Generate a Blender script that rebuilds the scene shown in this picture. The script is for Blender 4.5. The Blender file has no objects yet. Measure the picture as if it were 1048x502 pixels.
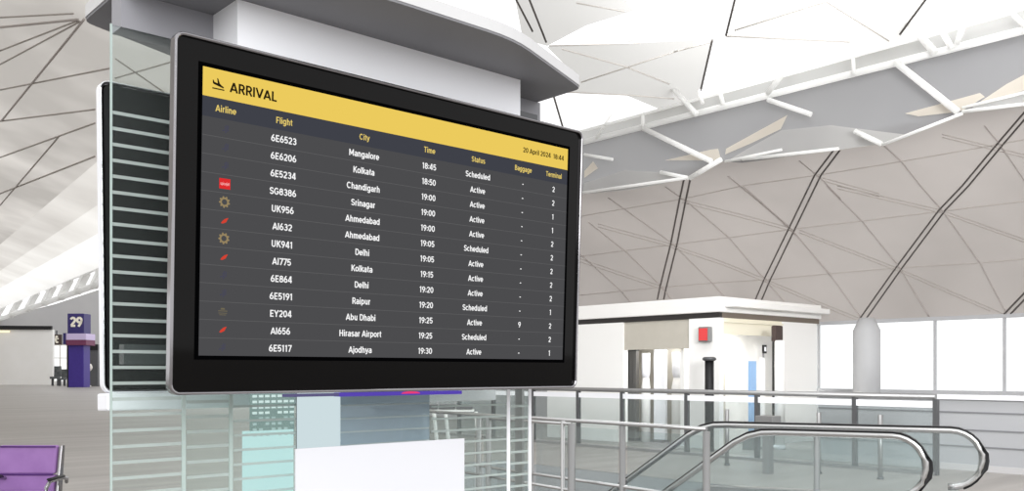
import bpy, bmesh, math, random
from mathutils import Vector, Matrix
from mathutils.bvhtree import BVHTree

random.seed(7)
SC = bpy.context.scene
COL = SC.collection
# ------------------------------------------------------------------ camera model (photo 1048 x 502)
F, YAW, HY, EYE = 945.8, 0.733, 379.19, 1.6
S_, C_ = math.sin(YAW), math.cos(YAW)

def ray(px, py):
    X = (px - 524) / F; U = (HY - py) / F
    return Vector((X * C_ + S_, -X * S_ + C_, U))
def onx(px, py, x):
    d = ray(px, py); return Vector((0, 0, EYE)) + d * (x / d.x)
def ony(px, py, y):
    d = ray(px, py); return Vector((0, 0, EYE)) + d * (y / d.y)
def onz(px, py, z):
    d = ray(px, py); return Vector((0, 0, EYE)) + d * ((z - EYE) / d.z)
def dep(px, py, Z):
    return Vector((0, 0, EYE)) + ray(px, py) * Z
def cam2w(X, Z, z=0.0):
    return Vector((X * C_ + Z * S_, -X * S_ + Z * C_, z))

# ------------------------------------------------------------------ materials
def lin(c):
    out = []
    for v in c[:3]:
        v = v / 255.0
        out.append(v / 12.92 if v <= 0.04045 else ((v + 0.055) / 1.055) ** 2.4)
    return (*out, 1.0)

def nmat(name):
    m = bpy.data.materials.new(name); m.use_nodes = True
    nt = m.node_tree; nt.nodes.clear()
    out = nt.nodes.new('ShaderNodeOutputMaterial')
    return m, nt, out

def noise_col(nt, c1, c2, scale=4.0, detail=4, stretch=(1, 1, 1), rot=(0, 0, 0), lo=0.35, hi=0.65):
    tc = nt.nodes.new('ShaderNodeTexCoord'); mp = nt.nodes.new('ShaderNodeMapping')
    mp.inputs['Scale'].default_value = stretch; mp.inputs['Rotation'].default_value = rot
    nt.links.new(tc.outputs['Object'], mp.inputs['Vector'])
    n = nt.nodes.new('ShaderNodeTexNoise'); n.inputs['Scale'].default_value = scale; n.inputs['Detail'].default_value = detail
    nt.links.new(mp.outputs['Vector'], n.inputs['Vector'])
    r = nt.nodes.new('ShaderNodeValToRGB')
    r.color_ramp.elements[0].position = lo; r.color_ramp.elements[1].position = hi
    r.color_ramp.elements[0].color = lin(c1); r.color_ramp.elements[1].color = lin(c2)
    nt.links.new(n.outputs['Fac'], r.inputs['Fac'])
    return r.outputs['Color'], n

def pbr(name, c, rough=0.5, metal=0.0, ior=1.45, c2=None, scale=4.0, stretch=(1, 1, 1), bump=0.0, detail=4):
    m, nt, out = nmat(name)
    b = nt.nodes.new('ShaderNodeBsdfPrincipled')
    b.inputs['Roughness'].default_value = rough; b.inputs['Metallic'].default_value = metal
    b.inputs['IOR'].default_value = ior
    col, n = noise_col(nt, c, c2 if c2 else c, scale, detail, stretch)
    nt.links.new(col, b.inputs['Base Color'])
    if bump:
        bp = nt.nodes.new('ShaderNodeBump'); bp.inputs['Strength'].default_value = bump
        nt.links.new(n.outputs['Fac'], bp.inputs['Height']); nt.links.new(bp.outputs['Normal'], b.inputs['Normal'])
    nt.links.new(b.outputs[0], out.inputs[0])
    return m

def emit(name, c, st=1.0):
    m, nt, out = nmat(name)
    e = nt.nodes.new('ShaderNodeEmission'); e.inputs[0].default_value = lin(c); e.inputs[1].default_value = st
    nt.links.new(e.outputs[0], out.inputs[0])
    return m

def membrane(name, c, c2, fac, scale=1.0, trans=(255, 255, 255), stretch=(1, 1, 1), lo=0.3, hi=0.7):
    """roof skin that lets part of the daylight through"""
    m, nt, out = nmat(name)
    d = nt.nodes.new('ShaderNodeBsdfDiffuse'); t = nt.nodes.new('ShaderNodeBsdfTranslucent')
    col, n = noise_col(nt, c, c2, scale, 3, stretch, lo=lo, hi=hi)
    nt.links.new(col, d.inputs[0]); nt.links.new(col, t.inputs[0])
    mx = nt.nodes.new('ShaderNodeMixShader'); mx.inputs[0].default_value = fac
    nt.links.new(d.outputs[0], mx.inputs[1]); nt.links.new(t.outputs[0], mx.inputs[2])
    nt.links.new(mx.outputs[0], out.inputs[0])
    return m

def glass(name, tint, gloss=0.06, haze=0.0, hazec=(255, 255, 255)):
    """thin pane: tinted see-through sheet with a weak sheen, optionally frosted"""
    m, nt, out = nmat(name)
    t = nt.nodes.new('ShaderNodeBsdfTransparent'); t.inputs[0].default_value = lin(tint)
    g = nt.nodes.new('ShaderNodeBsdfGlossy'); g.inputs['Roughness'].default_value = 0.02
    lw = nt.nodes.new('ShaderNodeLayerWeight'); lw.inputs['Blend'].default_value = 0.25
    ma = nt.nodes.new('ShaderNodeMath'); ma.operation = 'MULTIPLY_ADD'
    ma.inputs[1].default_value = 0.25; ma.inputs[2].default_value = gloss * 0.4
    nt.links.new(lw.outputs['Fresnel'], ma.inputs[0])
    mx = nt.nodes.new('ShaderNodeMixShader')
    nt.links.new(ma.outputs[0], mx.inputs[0]); nt.links.new(t.outputs[0], mx.inputs[1]); nt.links.new(g.outputs[0], mx.inputs[2])
    last = mx
    if haze:
        d = nt.nodes.new('ShaderNodeBsdfDiffuse'); d.inputs[0].default_value = lin(hazec)
        tr = nt.nodes.new('ShaderNodeBsdfTranslucent'); tr.inputs[0].default_value = lin(hazec)
        m0 = nt.nodes.new('ShaderNodeMixShader'); m0.inputs[0].default_value = 0.5
        nt.links.new(d.outputs[0], m0.inputs[1]); nt.links.new(tr.outputs[0], m0.inputs[2])
        m2 = nt.nodes.new('ShaderNodeMixShader'); m2.inputs[0].default_value = haze
        nt.links.new(mx.outputs[0], m2.inputs[1]); nt.links.new(m0.outputs[0], m2.inputs[2])
        last = m2
    nt.links.new(last.outputs[0], out.inputs[0])
    return m

M = {}
M['bezel'] = pbr('glossy_black', (7, 6, 6), 0.05, 0, 1.24)
M['chrome'] = pbr('chrome', (150, 148, 151), 0.1, 1.0)
M['chrome_dark'] = pbr('dark_chrome', (120, 118, 120), 0.2, 1.0)
M['black'] = pbr('matt_black', (16, 16, 18), 0.5)
M['scr_row'] = emit('screen_grey', (76, 76, 78))
M['scr_head'] = emit('screen_slate', (63, 65, 73))
M['scr_yel'] = emit('screen_yellow', (236, 203, 93))
M['scr_line'] = emit('screen_divider', (98, 98, 99))
M['scr_txt'] = emit('screen_white', (252, 252, 252))
M['scr_htxt'] = emit('screen_pale_yellow', (232, 206, 112))
M['scr_dark'] = emit('screen_dark', (38, 30, 16))
M['scr_edge'] = emit('screen_edge_black', (5, 5, 6))
M['lg_red'] = emit('logo_red', (222, 44, 46)); M['lg_wing'] = emit('logo_wing', (212, 66, 50))
M['lg_gold'] = emit('logo_gold', (150, 132, 96)); M['lg_blue'] = emit('logo_blue', (66, 66, 98))
M['lg_dim'] = emit('logo_dim_gold', (112, 104, 82)); M['lg_pink'] = emit('logo_pale', (246, 176, 176))
M['canopy'] = pbr('canopy_grey', (126, 126, 130), 0.5, 0.0, 1.3, (132, 132, 136), 2)
M['canopy_edge'] = pbr('canopy_edge', (205, 205, 206), 0.4)
M['beam'] = pbr('beam_grey', (152, 152, 158), 0.45)
M['white'] = pbr('white_panel', (240, 241, 246), 0.5, 0, 1.3, (244, 245, 249), 1)
M['sign_white'] = pbr('sign_white', (218, 219, 224), 0.6, 0, 1.2, (221, 222, 227), 1)
M['white_wall'] = pbr('white_wall', (244, 243, 240), 0.6, 0, 1.4, (247, 246, 244), 0.6)
M['steel'] = pbr('brushed_steel', (190, 190, 190), 0.25, 1.0)
M['steel_mid'] = pbr('satin_steel', (150, 150, 150), 0.4, 0.7)
M['steel_dk'] = pbr('dark_steel', (95, 96, 98), 0.45, 0.5)
M['glass'] = glass('clear_glass', (250, 253, 252), 0.04)
M['glass_k'] = glass('kiosk_glass', (248, 252, 251), 0.04, 0.02, (225, 235, 232))
M['glass_kg'] = glass('kiosk_glass_green', (242, 248, 246), 0.05, 0.05, (215, 232, 228))
M['glass_bal'] = glass('balustrade_glass', (246, 249, 249), 0.04, 0.06, (212, 222, 222))
M['glass_blue'] = glass('blue_grey_glass', (228, 236, 242), 0.05, 0.5, (190, 208, 216))
M['glass_edge'] = pbr('glass_edge', (176, 192, 188), 0.2)
M['frit'] = glass('frit_stripe', (240, 245, 244), 0.02, 0.66, (222, 230, 228))
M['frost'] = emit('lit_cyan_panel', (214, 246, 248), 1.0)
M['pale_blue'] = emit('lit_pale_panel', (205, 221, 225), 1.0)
M['violet'] = emit('violet_led', (88, 70, 176)); M['pink'] = emit('pink_lamp', (236, 62, 118))
M['violet_dim'] = emit('violet_led_dim', (96, 92, 130))
M['floor'] = pbr('floor_stone', (140, 136, 132), 0.45, 0, 1.35, (160, 156, 152), 0.6, (0.25, 3.0, 1), 0, 6)
M['shell'] = membrane('roof_shell', (176, 170, 166), (190, 184, 180), 0.55, 0.35)
M['shell_left'] = membrane('roof_shell_left', (196, 192, 187), (236, 232, 227), 0.6, 0.16, stretch=(1, 1, 2.2), lo=0.42, hi=0.72)  # noise paints the speckled light into the skin colour
M['shell_lit_hi'] = membrane('roof_painted_light_hi', (238, 237, 234), (248, 247, 245), 0.9, 0.2)  # left roof's brightening painted in as three paler, more translucent skins
M['shell_lit_mid'] = membrane('roof_painted_light_mid', (222, 219, 214), (240, 238, 234), 0.82, 0.2)
M['shell_lit_low'] = membrane('roof_painted_light_low', (208, 204, 199), (232, 229, 224), 0.72, 0.2)
M['pale_roof'] = membrane('pale_roof', (192, 191, 188), (201, 200, 198), 0.8, 0.2)
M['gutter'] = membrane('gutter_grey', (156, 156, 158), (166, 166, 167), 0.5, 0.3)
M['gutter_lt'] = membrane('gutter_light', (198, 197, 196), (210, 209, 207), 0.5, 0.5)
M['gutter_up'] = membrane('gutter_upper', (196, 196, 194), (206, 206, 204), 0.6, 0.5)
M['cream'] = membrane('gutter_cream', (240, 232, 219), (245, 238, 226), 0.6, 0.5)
M['truss'] = pbr('truss_white', (248, 248, 247), 0.4)
M['truss_gl'] = membrane('truss_bright', (250, 250, 249), (252, 252, 251), 0.6)
M['rib_dk'] = pbr('rib_dark', (92, 87, 84), 0.6)
M['rib'] = pbr('rib_grey', (182, 174, 170), 0.6)
M['rib_hz'] = pbr('rib_pale', (188, 181, 176), 0.6)
M['rib_lt'] = pbr('rib_light', (226, 221, 215), 0.6)
M['rib_ft'] = pbr('rib_faint', (176, 169, 163), 0.6)
M['wall_grey'] = pbr('wall_grey', (180, 179, 180), 0.7, 0, 1.3, (186, 185, 185), 0.3)
M['column'] = pbr('column_grey', (186, 187, 189), 0.5, 0, 1.4, (192, 193, 195), 1)
M['parapet'] = pbr('parapet_grey', (164, 165, 168), 0.6, 0, 1.3, (170, 171, 173), 0.5)
M['mullion'] = pbr('mullion_grey', (190, 191, 194), 0.5)
M['wall_groove'] = pbr('groove_grey', (120, 121, 124), 0.7)
M['purple_dk'] = pbr('gate_purple', (60, 42, 132), 0.45, 0, 1.4, (64, 46, 138))
M['navy'] = pbr('gate_navy', (48, 38, 104), 0.45)
M['lilac'] = pbr('lilac_band', (206, 190, 226), 0.5); M['maroon'] = pbr('maroon_band', (112, 50, 84), 0.5)
M['brown'] = pbr('sign_brown', (70, 56, 52), 0.5); M['red'] = pbr('red_sign', (226, 70, 72), 0.4)
M['taupe'] = pbr('taupe_panel', (190, 185, 174), 0.7, 0, 1.3, (194, 189, 178))
M['dark_band'] = pbr('dark_band', (46, 43, 42), 0.5)
M['band_taupe'] = pbr('band_taupe', (118, 108, 98), 0.6)
M['cream_wall'] = pbr('cream_wall', (240, 234, 214), 0.6)
M['sky_board'] = pbr('blue_board', (150, 186, 226), 0.5)
M['purple'] = pbr('purple_leather', (144, 106, 164), 0.5, 0, 1.35, (152, 114, 172), 6)
M['purple_seam'] = pbr('purple_piping', (84, 40, 116), 0.5)
M['letter'] = pbr('sign_letter', (246, 240, 226), 0.5)
M['warm_lamp'] = emit('warm_lamp', (255, 240, 200), 1.3)
M['dot_lit'] = emit('grid_dot', (236, 250, 250), 1.0); M['dot_dim'] = emit('grid_dot_dim', (186, 206, 206))
M['grid_back'] = emit('grid_back', (138, 158, 156), 1.0)
M['seat_grey'] = pbr('plant_dark', (72, 78, 80), 0.7, 0, 1.3, (110, 112, 112), 3)  # mottled dark grey of the far seats
M['bright_pane'] = glass('bright_pane', (250, 252, 252), 0.03)
M['well'] = pbr('well_grey', (168, 170, 172), 0.7, 0, 1.3, (176, 178, 180), 0.5)
M['rubber'] = pbr('handrail_rubber', (30, 30, 32), 0.4)
M['step'] = pbr('step_grey', (120, 122, 124), 0.5, 0.4)

# ------------------------------------------------------------------ mesh builder
class MB:
    def __init__(self): self.b = bmesh.new(); self.mi = 0
    def face(self, pts):
        vs = [self.b.verts.new(Vector(p)) for p in pts]
        try:
            f = self.b.faces.new(vs); f.material_index = self.mi; return f
        except ValueError: return None
    def box(self, lo, hi, mat=None):
        lo, hi = Vector(lo), Vector(hi)
        c = [Vector((x, y, z)) for z in (lo.z, hi.z) for y in (lo.y, hi.y) for x in (lo.x, hi.x)]
        if mat is not None: c = [mat @ v for v in c]
        v = [self.b.verts.new(p) for p in c]
        for q in ((0, 2, 3, 1), (4, 5, 7, 6), (0, 1, 5, 4), (2, 6, 7, 3), (1, 3, 7, 5), (0, 4, 6, 2)):
            f = self.b.faces.new([v[i] for i in q]); f.material_index = self.mi
        return self
    def prism(self, pts, ext):
        ext = Vector(ext); a = [self.b.verts.new(Vector(p)) for p in pts]; c = [self.b.verts.new(Vector(p) + ext) for p in pts]
        n = len(a)
        fs = [self.b.faces.new(a), self.b.faces.new(c[::-1])]
        for i in range(n): fs.append(self.b.faces.new([a[i], c[i], c[(i + 1) % n], a[(i + 1) % n]]))
        for f in fs: f.material_index = self.mi
        return self
    def ring(self, o, i, ext):
        """frame between two loops of equal count, extruded"""
        ext = Vector(ext); n = len(o)
        A = [self.b.verts.new(Vector(p)) for p in o]; B = [self.b.verts.new(Vector(p)) for p in i]
        A2 = [self.b.verts.new(Vector(p) + ext) for p in o]; B2 = [self.b.verts.new(Vector(p) + ext) for p in i]
        for k in range(n):
            j = (k + 1) % n
            for q in ((A[k], A[j], B[j], B[k]), (A2[k], B2[k], B2[j], A2[j]), (A[k], A2[k], A2[j], A[j]), (B[k], B[j], B2[j], B2[k])):
                f = self.b.faces.new(q); f.material_index = self.mi
        return self
    def tube(self, pts, r, n=10, cap=True, rz=None, up=None):
        """round (or flat, with rz) tube along a path"""
        pts = [Vector(p) for p in pts]; rings = []
        for i, p in enumerate(pts):
            if i == 0: t = pts[1] - p
            elif i == len(pts) - 1: t = p - pts[i - 1]
            else: t = (pts[i + 1] - p).normalized() + (p - pts[i - 1]).normalized()
            t.normalize()
            u = Vector(up) if up is not None else (Vector((0, 0, 1)) if abs(t.z) < 0.95 else Vector((1, 0, 0)))
            s = t.cross(u).normalized(); w = s.cross(t).normalized()
            rr = r[i] if isinstance(r, (list, tuple)) else r
            rb = rz if rz is not None else rr
            rings.append([self.b.verts.new(p + s * (rr * math.cos(2 * math.pi * k / n)) + w * (rb * math.sin(2 * math.pi * k / n))) for k in range(n)])
        for a, b in zip(rings, rings[1:]):
            for k in range(n):
                f = self.b.faces.new([a[k], a[(k + 1) % n], b[(k + 1) % n], b[k]]); f.material_index = self.mi; f.smooth = True
        if cap:
            f = self.b.faces.new(rings[0][::-1]); f.material_index = self.mi
            f = self.b.faces.new(rings[-1]); f.material_index = self.mi
        return self
    def bar(self, p, q, w, h, up=(0, 0, 1)):
        """rectangular bar from p to q, w across, h along up"""
        p, q = Vector(p), Vector(q); t = (q - p).normalized(); u = Vector(up)
        if abs(t.dot(u)) > 0.98: u = Vector((1, 0, 0))
        s = t.cross(u).normalized(); v = s.cross(t).normalized()
        c = []
        for e in (p, q):
            for a, b in ((-1, -1), (1, -1), (1, 1), (-1, 1)): c.append(self.b.verts.new(e + s * (a * w / 2) + v * (b * h / 2)))
        for qd in ((3, 2, 1, 0), (4, 5, 6, 7), (0, 1, 5, 4), (1, 2, 6, 5), (2, 3, 7, 6), (3, 0, 4, 7)):
            f = self.b.faces.new([c[i] for i in qd]); f.material_index = self.mi
        return self
    def lathe(self, c, prof, n=24):
        c = Vector(c); rs = []
        for r, z in prof: rs.append([self.b.verts.new(c + Vector((r * math.cos(2 * math.pi * k / n), r * math.sin(2 * math.pi * k / n), z))) for k in range(n)])
        for a, b in zip(rs, rs[1:]):
            for k in range(n):
                f = self.b.faces.new([a[k], a[(k + 1) % n], b[(k + 1) % n], b[k]]); f.material_index = self.mi; f.smooth = True
        self.b.faces.new(rs[0][::-1]); self.b.faces.new(rs[-1])
        return self
    def build(self, name, mats, parent=None, bevel=0.0, seg=2, recalc=True):
        if recalc: bmesh.ops.recalc_face_normals(self.b, faces=self.b.faces)
        me = bpy.data.meshes.new(name); self.b.to_mesh(me); self.b.free()
        for m in (mats if isinstance(mats, (list, tuple)) else [mats]): me.materials.append(m)
        o = bpy.data.objects.new(name, me); COL.objects.link(o)
        if parent is not None:
            o.parent = parent
            if parent.get('_world'):     # built in world coordinates under an Empty that stands elsewhere
                o.matrix_parent_inverse = Matrix.Translation(parent.location).inverted()
        if bevel:
            md = o.modifiers.new('bevel', 'BEVEL'); md.width = bevel; md.segments = seg; md.limit_method = 'ANGLE'
        return o

def tag(o, label, cat, group=None):
    o['label'] = label; o['category'] = cat
    if group: o['group'] = group
    return o
def struct(o): o['kind'] = 'structure'; return o
def thing(name, label, cat, loc=(0, 0, 0), rot=(0, 0, 0), group=None, world=True):
    o = bpy.data.objects.new(name, None); COL.objects.link(o); o.location = loc; o.rotation_euler = rot
    o.empty_display_size = 0.1
    if world: o['_world'] = 1
    return tag(o, label, cat, group)

def rrect(x0, x1, z0, z1, r, y=0.0, n=5):
    pts = []
    for cx, cz, a0 in ((x1 - r, z1 - r, 0), (x0 + r, z1 - r, 90), (x0 + r, z0 + r, 180), (x1 - r, z0 + r, 270)):
        for k in range(n + 1):
            a = math.radians(a0 + 90 * k / n); pts.append(Vector((cx + r * math.cos(a), y, cz + r * math.sin(a))))
    return pts

# ------------------------------------------------------------------ lettering: a plain grotesque drawn with strokes (cap height 1)
def _arc(cx, cy, rx, ry, a0, a1, n=10):
    return [(cx + rx * math.cos(math.radians(a0 + (a1 - a0) * i / n)), cy + ry * math.sin(math.radians(a0 + (a1 - a0) * i / n))) for i in range(n + 1)]
_h = .08; _T = 1 - _h; _X = .745 - _h      # half stroke, cap line, x line (centre lines)
def _ell(cx, cy, rx, ry): return _arc(cx, cy, rx, ry, 90, 450, 20)
_bowl = _ell(.30, .3725, .215, .2925)
GLYPH = {
 ' ': (.28, []), '-': (.46, [[(.08, .4), (.38, .4)]]),
 ':': (.28, [[(.14, .08), (.14, .26)], [(.14, .52), (.14, .70)]]),
 'A': (.74, [[(.07, 0), (.37, .97)], [(.37, .97), (.67, 0)], [(.17, .28), (.57, .28)]]),
 'B': (.67, [[(.15, 0), (.15, 1)], [(.15, _T), (.34, _T)] + _arc(.36, .73, .17, .19, 90, -90) + [(.15, .54)], [(.36, .54)] + _arc(.38, .31, .19, .23, 90, -90) + [(.15, _h)]]),
 'C': (.74, [_arc(.38, .5, .28, .42, 42, 318, 16)]),
 'D': (.73, [[(.15, _h), (.15, _T), (.33, _T)] + _arc(.35, .5, .28, .42, 90, -90, 14) + [(.15, _h)]]),
 'E': (.63, [[(.57, _T), (.15, _T), (.15, _h), (.57, _h)], [(.15, .5), (.52, .5)]]),
 'F': (.60, [[(.56, _T), (.15, _T), (.15, 0)], [(.15, .48), (.50, .48)]]),
 'G': (.76, [_arc(.38, .5, .28, .42, 42, 350, 18) + [(.66, .46), (.42, .46)]]),
 'H': (.75, [[(.15, 0), (.15, 1)], [(.60, 0), (.60, 1)], [(.15, .5), (.60, .5)]]),
 'I': (.29, [[(.145, 0), (.145, 1)]]),
 'K': (.70, [[(.15, 0), (.15, 1)], [(.60, 1), (.17, .42)], [(.31, .58), (.64, 0)]]),
 'L': (.59, [[(.15, 1), (.15, _h), (.55, _h)]]),
 'M': (.90, [[(.15, 0), (.15, 1)], [(.75, 0), (.75, 1)], [(.16, .96), (.45, .22)], [(.74, .96), (.45, .22)]]),
 'R': (.67, [[(.15, 0), (.15, 1)], [(.15, _T), (.34, _T)] + _arc(.36, .69, .19, .23, 90, -90) + [(.15, .46)], [(.36, .46), (.60, 0)]]),
 'S': (.66, [_arc(.335, .71, .215, .21, 20, 270, 12)[:-1] + _arc(.335, .29, .225, .21, 90, -160, 12)]),
 'T': (.66, [[(.05, _T), (.61, _T)], [(.33, 0), (.33, _T)]]),
 'U': (.74, [[(.15, 1), (.15, .34)] + _arc(.37, .34, .22, .26, 180, 360, 14) + [(.59, .34), (.59, 1)]]),
 'V': (.74, [[(.07, 1), (.37, .03)], [(.37, .03), (.67, 1)]]),
 'Y': (.72, [[(.07, 1), (.36, .45)], [(.65, 1), (.36, .45)], [(.36, .45), (.36, 0)]]),
 'a': (.58, [[(.46, 0), (.46, .47)] + _arc(.29, .47, .17, .195, 0, 158, 10), [(.46, .40), (.28, .38)] + _arc(.26, .22, .17, .15, 90, 270, 10) + _arc(.28, .27, .18, .2, 270, 350, 5)]),
 'b': (.63, [[(.14, 0), (.14, 1)], _ell(.33, .3725, .20, .2925)]),
 'c': (.57, [_arc(.30, .3725, .215, .2925, 45, 315, 14)]),
 'd': (.63, [[(.49, 0), (.49, 1)], _ell(.29, .3725, .20, .2925)]),
 'e': (.59, [[(.09, .36), (.50, .36)] + _arc(.295, .3725, .21, .2925, 0, 318, 18)]),
 'g': (.63, [_ell(.29, .3725, .20, .2925), [(.49, .745), (.49, 0)] + _arc(.29, .0, .20, .19, 0, -150, 10)]),
 'h': (.61, [[(.14, 0), (.14, 1)], [(.14, .42)] + _arc(.305, .46, .165, .205, 170, 0, 10) + [(.47, 0)]]),
 'i': (.27, [[(.135, 0), (.135, .745)], [(.135, .86), (.135, 1.02)]]),
 'j': (.27, [[(.135, .745), (.135, .0)] + _arc(.02, .0, .115, .17, 0, -90, 6), [(.135, .86), (.135, 1.02)]]),
 'k': (.57, [[(.14, 0), (.14, 1)], [(.49, .745), (.15, .30)], [(.26, .44), (.52, 0)]]),
 'l': (.27, [[(.135, 0), (.135, 1)]]),
 'm': (.89, [[(.14, 0), (.14, .745)], [(.14, .44)] + _arc(.29, .48, .15, .185, 170, 0, 8) + [(.44, 0)], [(.44, .44)] + _arc(.60, .48, .15, .185, 170, 0, 8) + [(.75, 0)]]),
 'n': (.61, [[(.14, 0), (.14, .745)], [(.14, .42)] + _arc(.305, .46, .165, .205, 170, 0, 10) + [(.47, 0)]]),
 'o': (.60, [_bowl]),
 'p': (.63, [[(.14, -.2), (.14, .745)], _ell(.33, .3725, .20, .2925)]),
 'r': (.40, [[(.14, 0), (.14, .745)], [(.14, .42)] + _arc(.33, .44, .19, .225, 170, 85, 6)]),
 's': (.54, [_arc(.27, .525, .165, .145, 25, 270, 10)[:-1] + _arc(.27, .22, .18, .15, 90, -155, 10)]),
 't': (.38, [[(.18, .93), (.18, .24)] + _arc(.31, .24, .13, .165, 180, 275, 6), [(.04, _X), (.34, _X)]]),
 'u': (.61, [[(.14, .745), (.14, .28)] + _arc(.30, .28, .16, .20, 180, 360, 10) + [(.46, .28)], [(.47, .745), (.47, 0)]]),
 'v': (.56, [[(.06, .745), (.28, .03)], [(.28, .03), (.50, .745)]]),
 'y': (.56, [[(.06, .745), (.28, .06)], [(.50, .745), (.25, -.08), (.16, -.13), (.06, -.13)]]),
 '0': (.66, [_ell(.33, .5, .22, .42)]),
 '1': (.46, [[(.27, 0), (.27, 1)], [(.27, .92), (.08, .79)]]),
 '2': (.63, [_arc(.31, .69, .21, .23, 165, -35, 12) + [(.12, .10)], [(.09, _h), (.55, _h)]]),
 '3': (.64, [_arc(.31, .715, .19, .205, 155, -75, 12), [(.24, .53), (.34, .53)], _arc(.31, .30, .215, .22, 75, -155, 12)]),
 '4': (.67, [[(.42, 1), (.09, .25)], [(.06, .25), (.62, .25)], [(.46, 0), (.46, 1)]]),
 '5': (.63, [[(.53, _T), (.17, _T), (.13, .50)] + _arc(.31, .33, .21, .25, 130, -150, 14)]),
 '6': (.65, [_ell(.325, .32, .215, .24), [(.115, .36)] + [(.16, .58), (.26, .76), (.42, 1)]]),
 '7': (.59, [[(.05, _T), (.53, _T), (.22, 0)]]),
 '8': (.65, [_ell(.325, .73, .185, .19), _ell(.325, .31, .215, .23)]),
 '9': (.65, [_ell(.325, .68, .215, .24), [(.535, .64)] + [(.49, .42), (.39, .24), (.23, 0)]]),
}
def text_width(s): return sum(GLYPH[c][0] for c in s)
def put_text(mb, s, cap, center=None, left=None, right=None, weight=1.0, width=None, xf=None, squeeze=1.0):
    """add lettering (x right, z up) into mb; xf maps (u, z) -> point; anchors are (x, z of mid cap height)"""
    kx = width / text_width(s) if width else cap * squeeze
    w = text_width(s) * kx
    ox, oz = (center[0] - w / 2, center[1] - cap / 2) if center else (left[0], left[1] - cap / 2) if left else (right[0] - w, right[1] - cap / 2)
    hw_ = _h * weight
    for ch in s:
        adv, strokes = GLYPH[ch]
        for st_ in strokes:
            n = len(st_); L, R = [], []
            for i in range(n):
                a = st_[max(i - 1, 0)]; b = st_[min(i + 1, n - 1)]; p = st_[i]
                d1 = Vector((p[0] - a[0], p[1] - a[1])); d2 = Vector((b[0] - p[0], b[1] - p[1]))
                if d1.length < 1e-6: d1 = d2
                if d2.length < 1e-6: d2 = d1
                d1.normalize(); d2.normalize(); t = d1 + d2
                t = t.normalized() if t.length > .2 else d2
                nn_ = Vector((-t.y, t.x)); m_ = hw_ / max(.45, abs(nn_.dot(Vector((-d2.y, d2.x)))))
                L.append((p[0] + nn_.x * m_, p[1] + nn_.y * m_)); R.append((p[0] - nn_.x * m_, p[1] - nn_.y * m_))
            vl = [mb.b.verts.new(xf(ox + q[0] * kx, oz + q[1] * cap)) for q in L]; vr = [mb.b.verts.new(xf(ox + q[0] * kx, oz + q[1] * cap)) for q in R]
            for i in range(n - 1):
                f = mb.b.faces.new([vl[i], vr[i], vr[i + 1], vl[i + 1]]); f.material_index = mb.mi
        ox += adv * kx

# =================================================================== CAMERA, WORLD, LIGHT
cd = bpy.data.cameras.new('camera'); cam = bpy.data.objects.new('camera', cd); COL.objects.link(cam)
cam.location = (0, 0, EYE); cam.rotation_euler = (math.pi / 2, 0, -YAW)
cd.sensor_width = 36; cd.lens = 36 * F / 1048; cd.shift_y = (HY - 251) / 1048; cd.clip_end = 600
SC.camera = cam
SC.view_settings.view_transform = 'Standard'; SC.view_settings.look = 'None'
SC.cycles.transparent_max_bounces = 40; SC.cycles.max_bounces = 8
w = bpy.data.worlds.new('daylight'); SC.world = w; w.use_nodes = True
bg = w.node_tree.nodes['Background']; bg.inputs[0].default_value = (1, 1, 1, 1); bg.inputs[1].default_value = 1.35

def area(name, loc, target, size, power, col=(1, 1, 1)):
    l = bpy.data.lights.new(name, 'AREA'); l.size = size; l.energy = power; l.color = col
    o = bpy.data.objects.new(name, l); COL.objects.link(o); o.location = loc
    o.rotation_euler = (Vector(target) - Vector(loc)).to_track_quat('-Z', 'Y').to_euler()
    return o
area('front_fill', (-4.0, -7.0, 6.5), (2.5, 3.0, 2.0), 7.0, 1000)  # added fill lamp behind the camera, brightens the front faces

# =================================================================== FLOOR AND ESCALATOR WELL
WX0, WX1, WY0, WY1 = 6.95, 10.9, 6.3, 12.5
mb = MB()
X0, X1, Y0, Y1 = -130, 60, -30, 160
for a in ((X0, Y0, WX0, Y1), (WX1, Y0, X1, Y1), (WX0, Y0, WX1, WY0), (WX0, WY1, WX1, Y1)):
    mb.face([(a[0], a[1], 0), (a[2], a[1], 0), (a[2], a[3], 0), (a[0], a[3], 0)])
struct(mb.build('floor', M['floor'], recalc=False))
mb = MB(); mb.face([(WX0 - 1, WY0 - 1, -4.2), (WX1 + 1, WY0 - 1, -4.2), (WX1 + 1, WY1 + 1, -4.2), (WX0 - 1, WY1 + 1, -4.2)])
struct(mb.build('floor_lower', M['well'], recalc=False))
for nm, a, b in (('wall_well_near', (WX0 - .1, WY0, -4.2), (WX0, WY1, -0.005)), ('wall_well_far', (WX1, WY0, -4.2), (WX1 + .1, WY1, -0.005)),
                 ('wall_well_end', (WX0, WY0 - .1, -4.2), (WX1, WY0, -0.005)), ('wall_well_back', (WX0, WY1, -4.2), (WX1, WY1 + .1, -0.005))):
    struct(MB().box(a, b).build(nm, M['well']))

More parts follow.
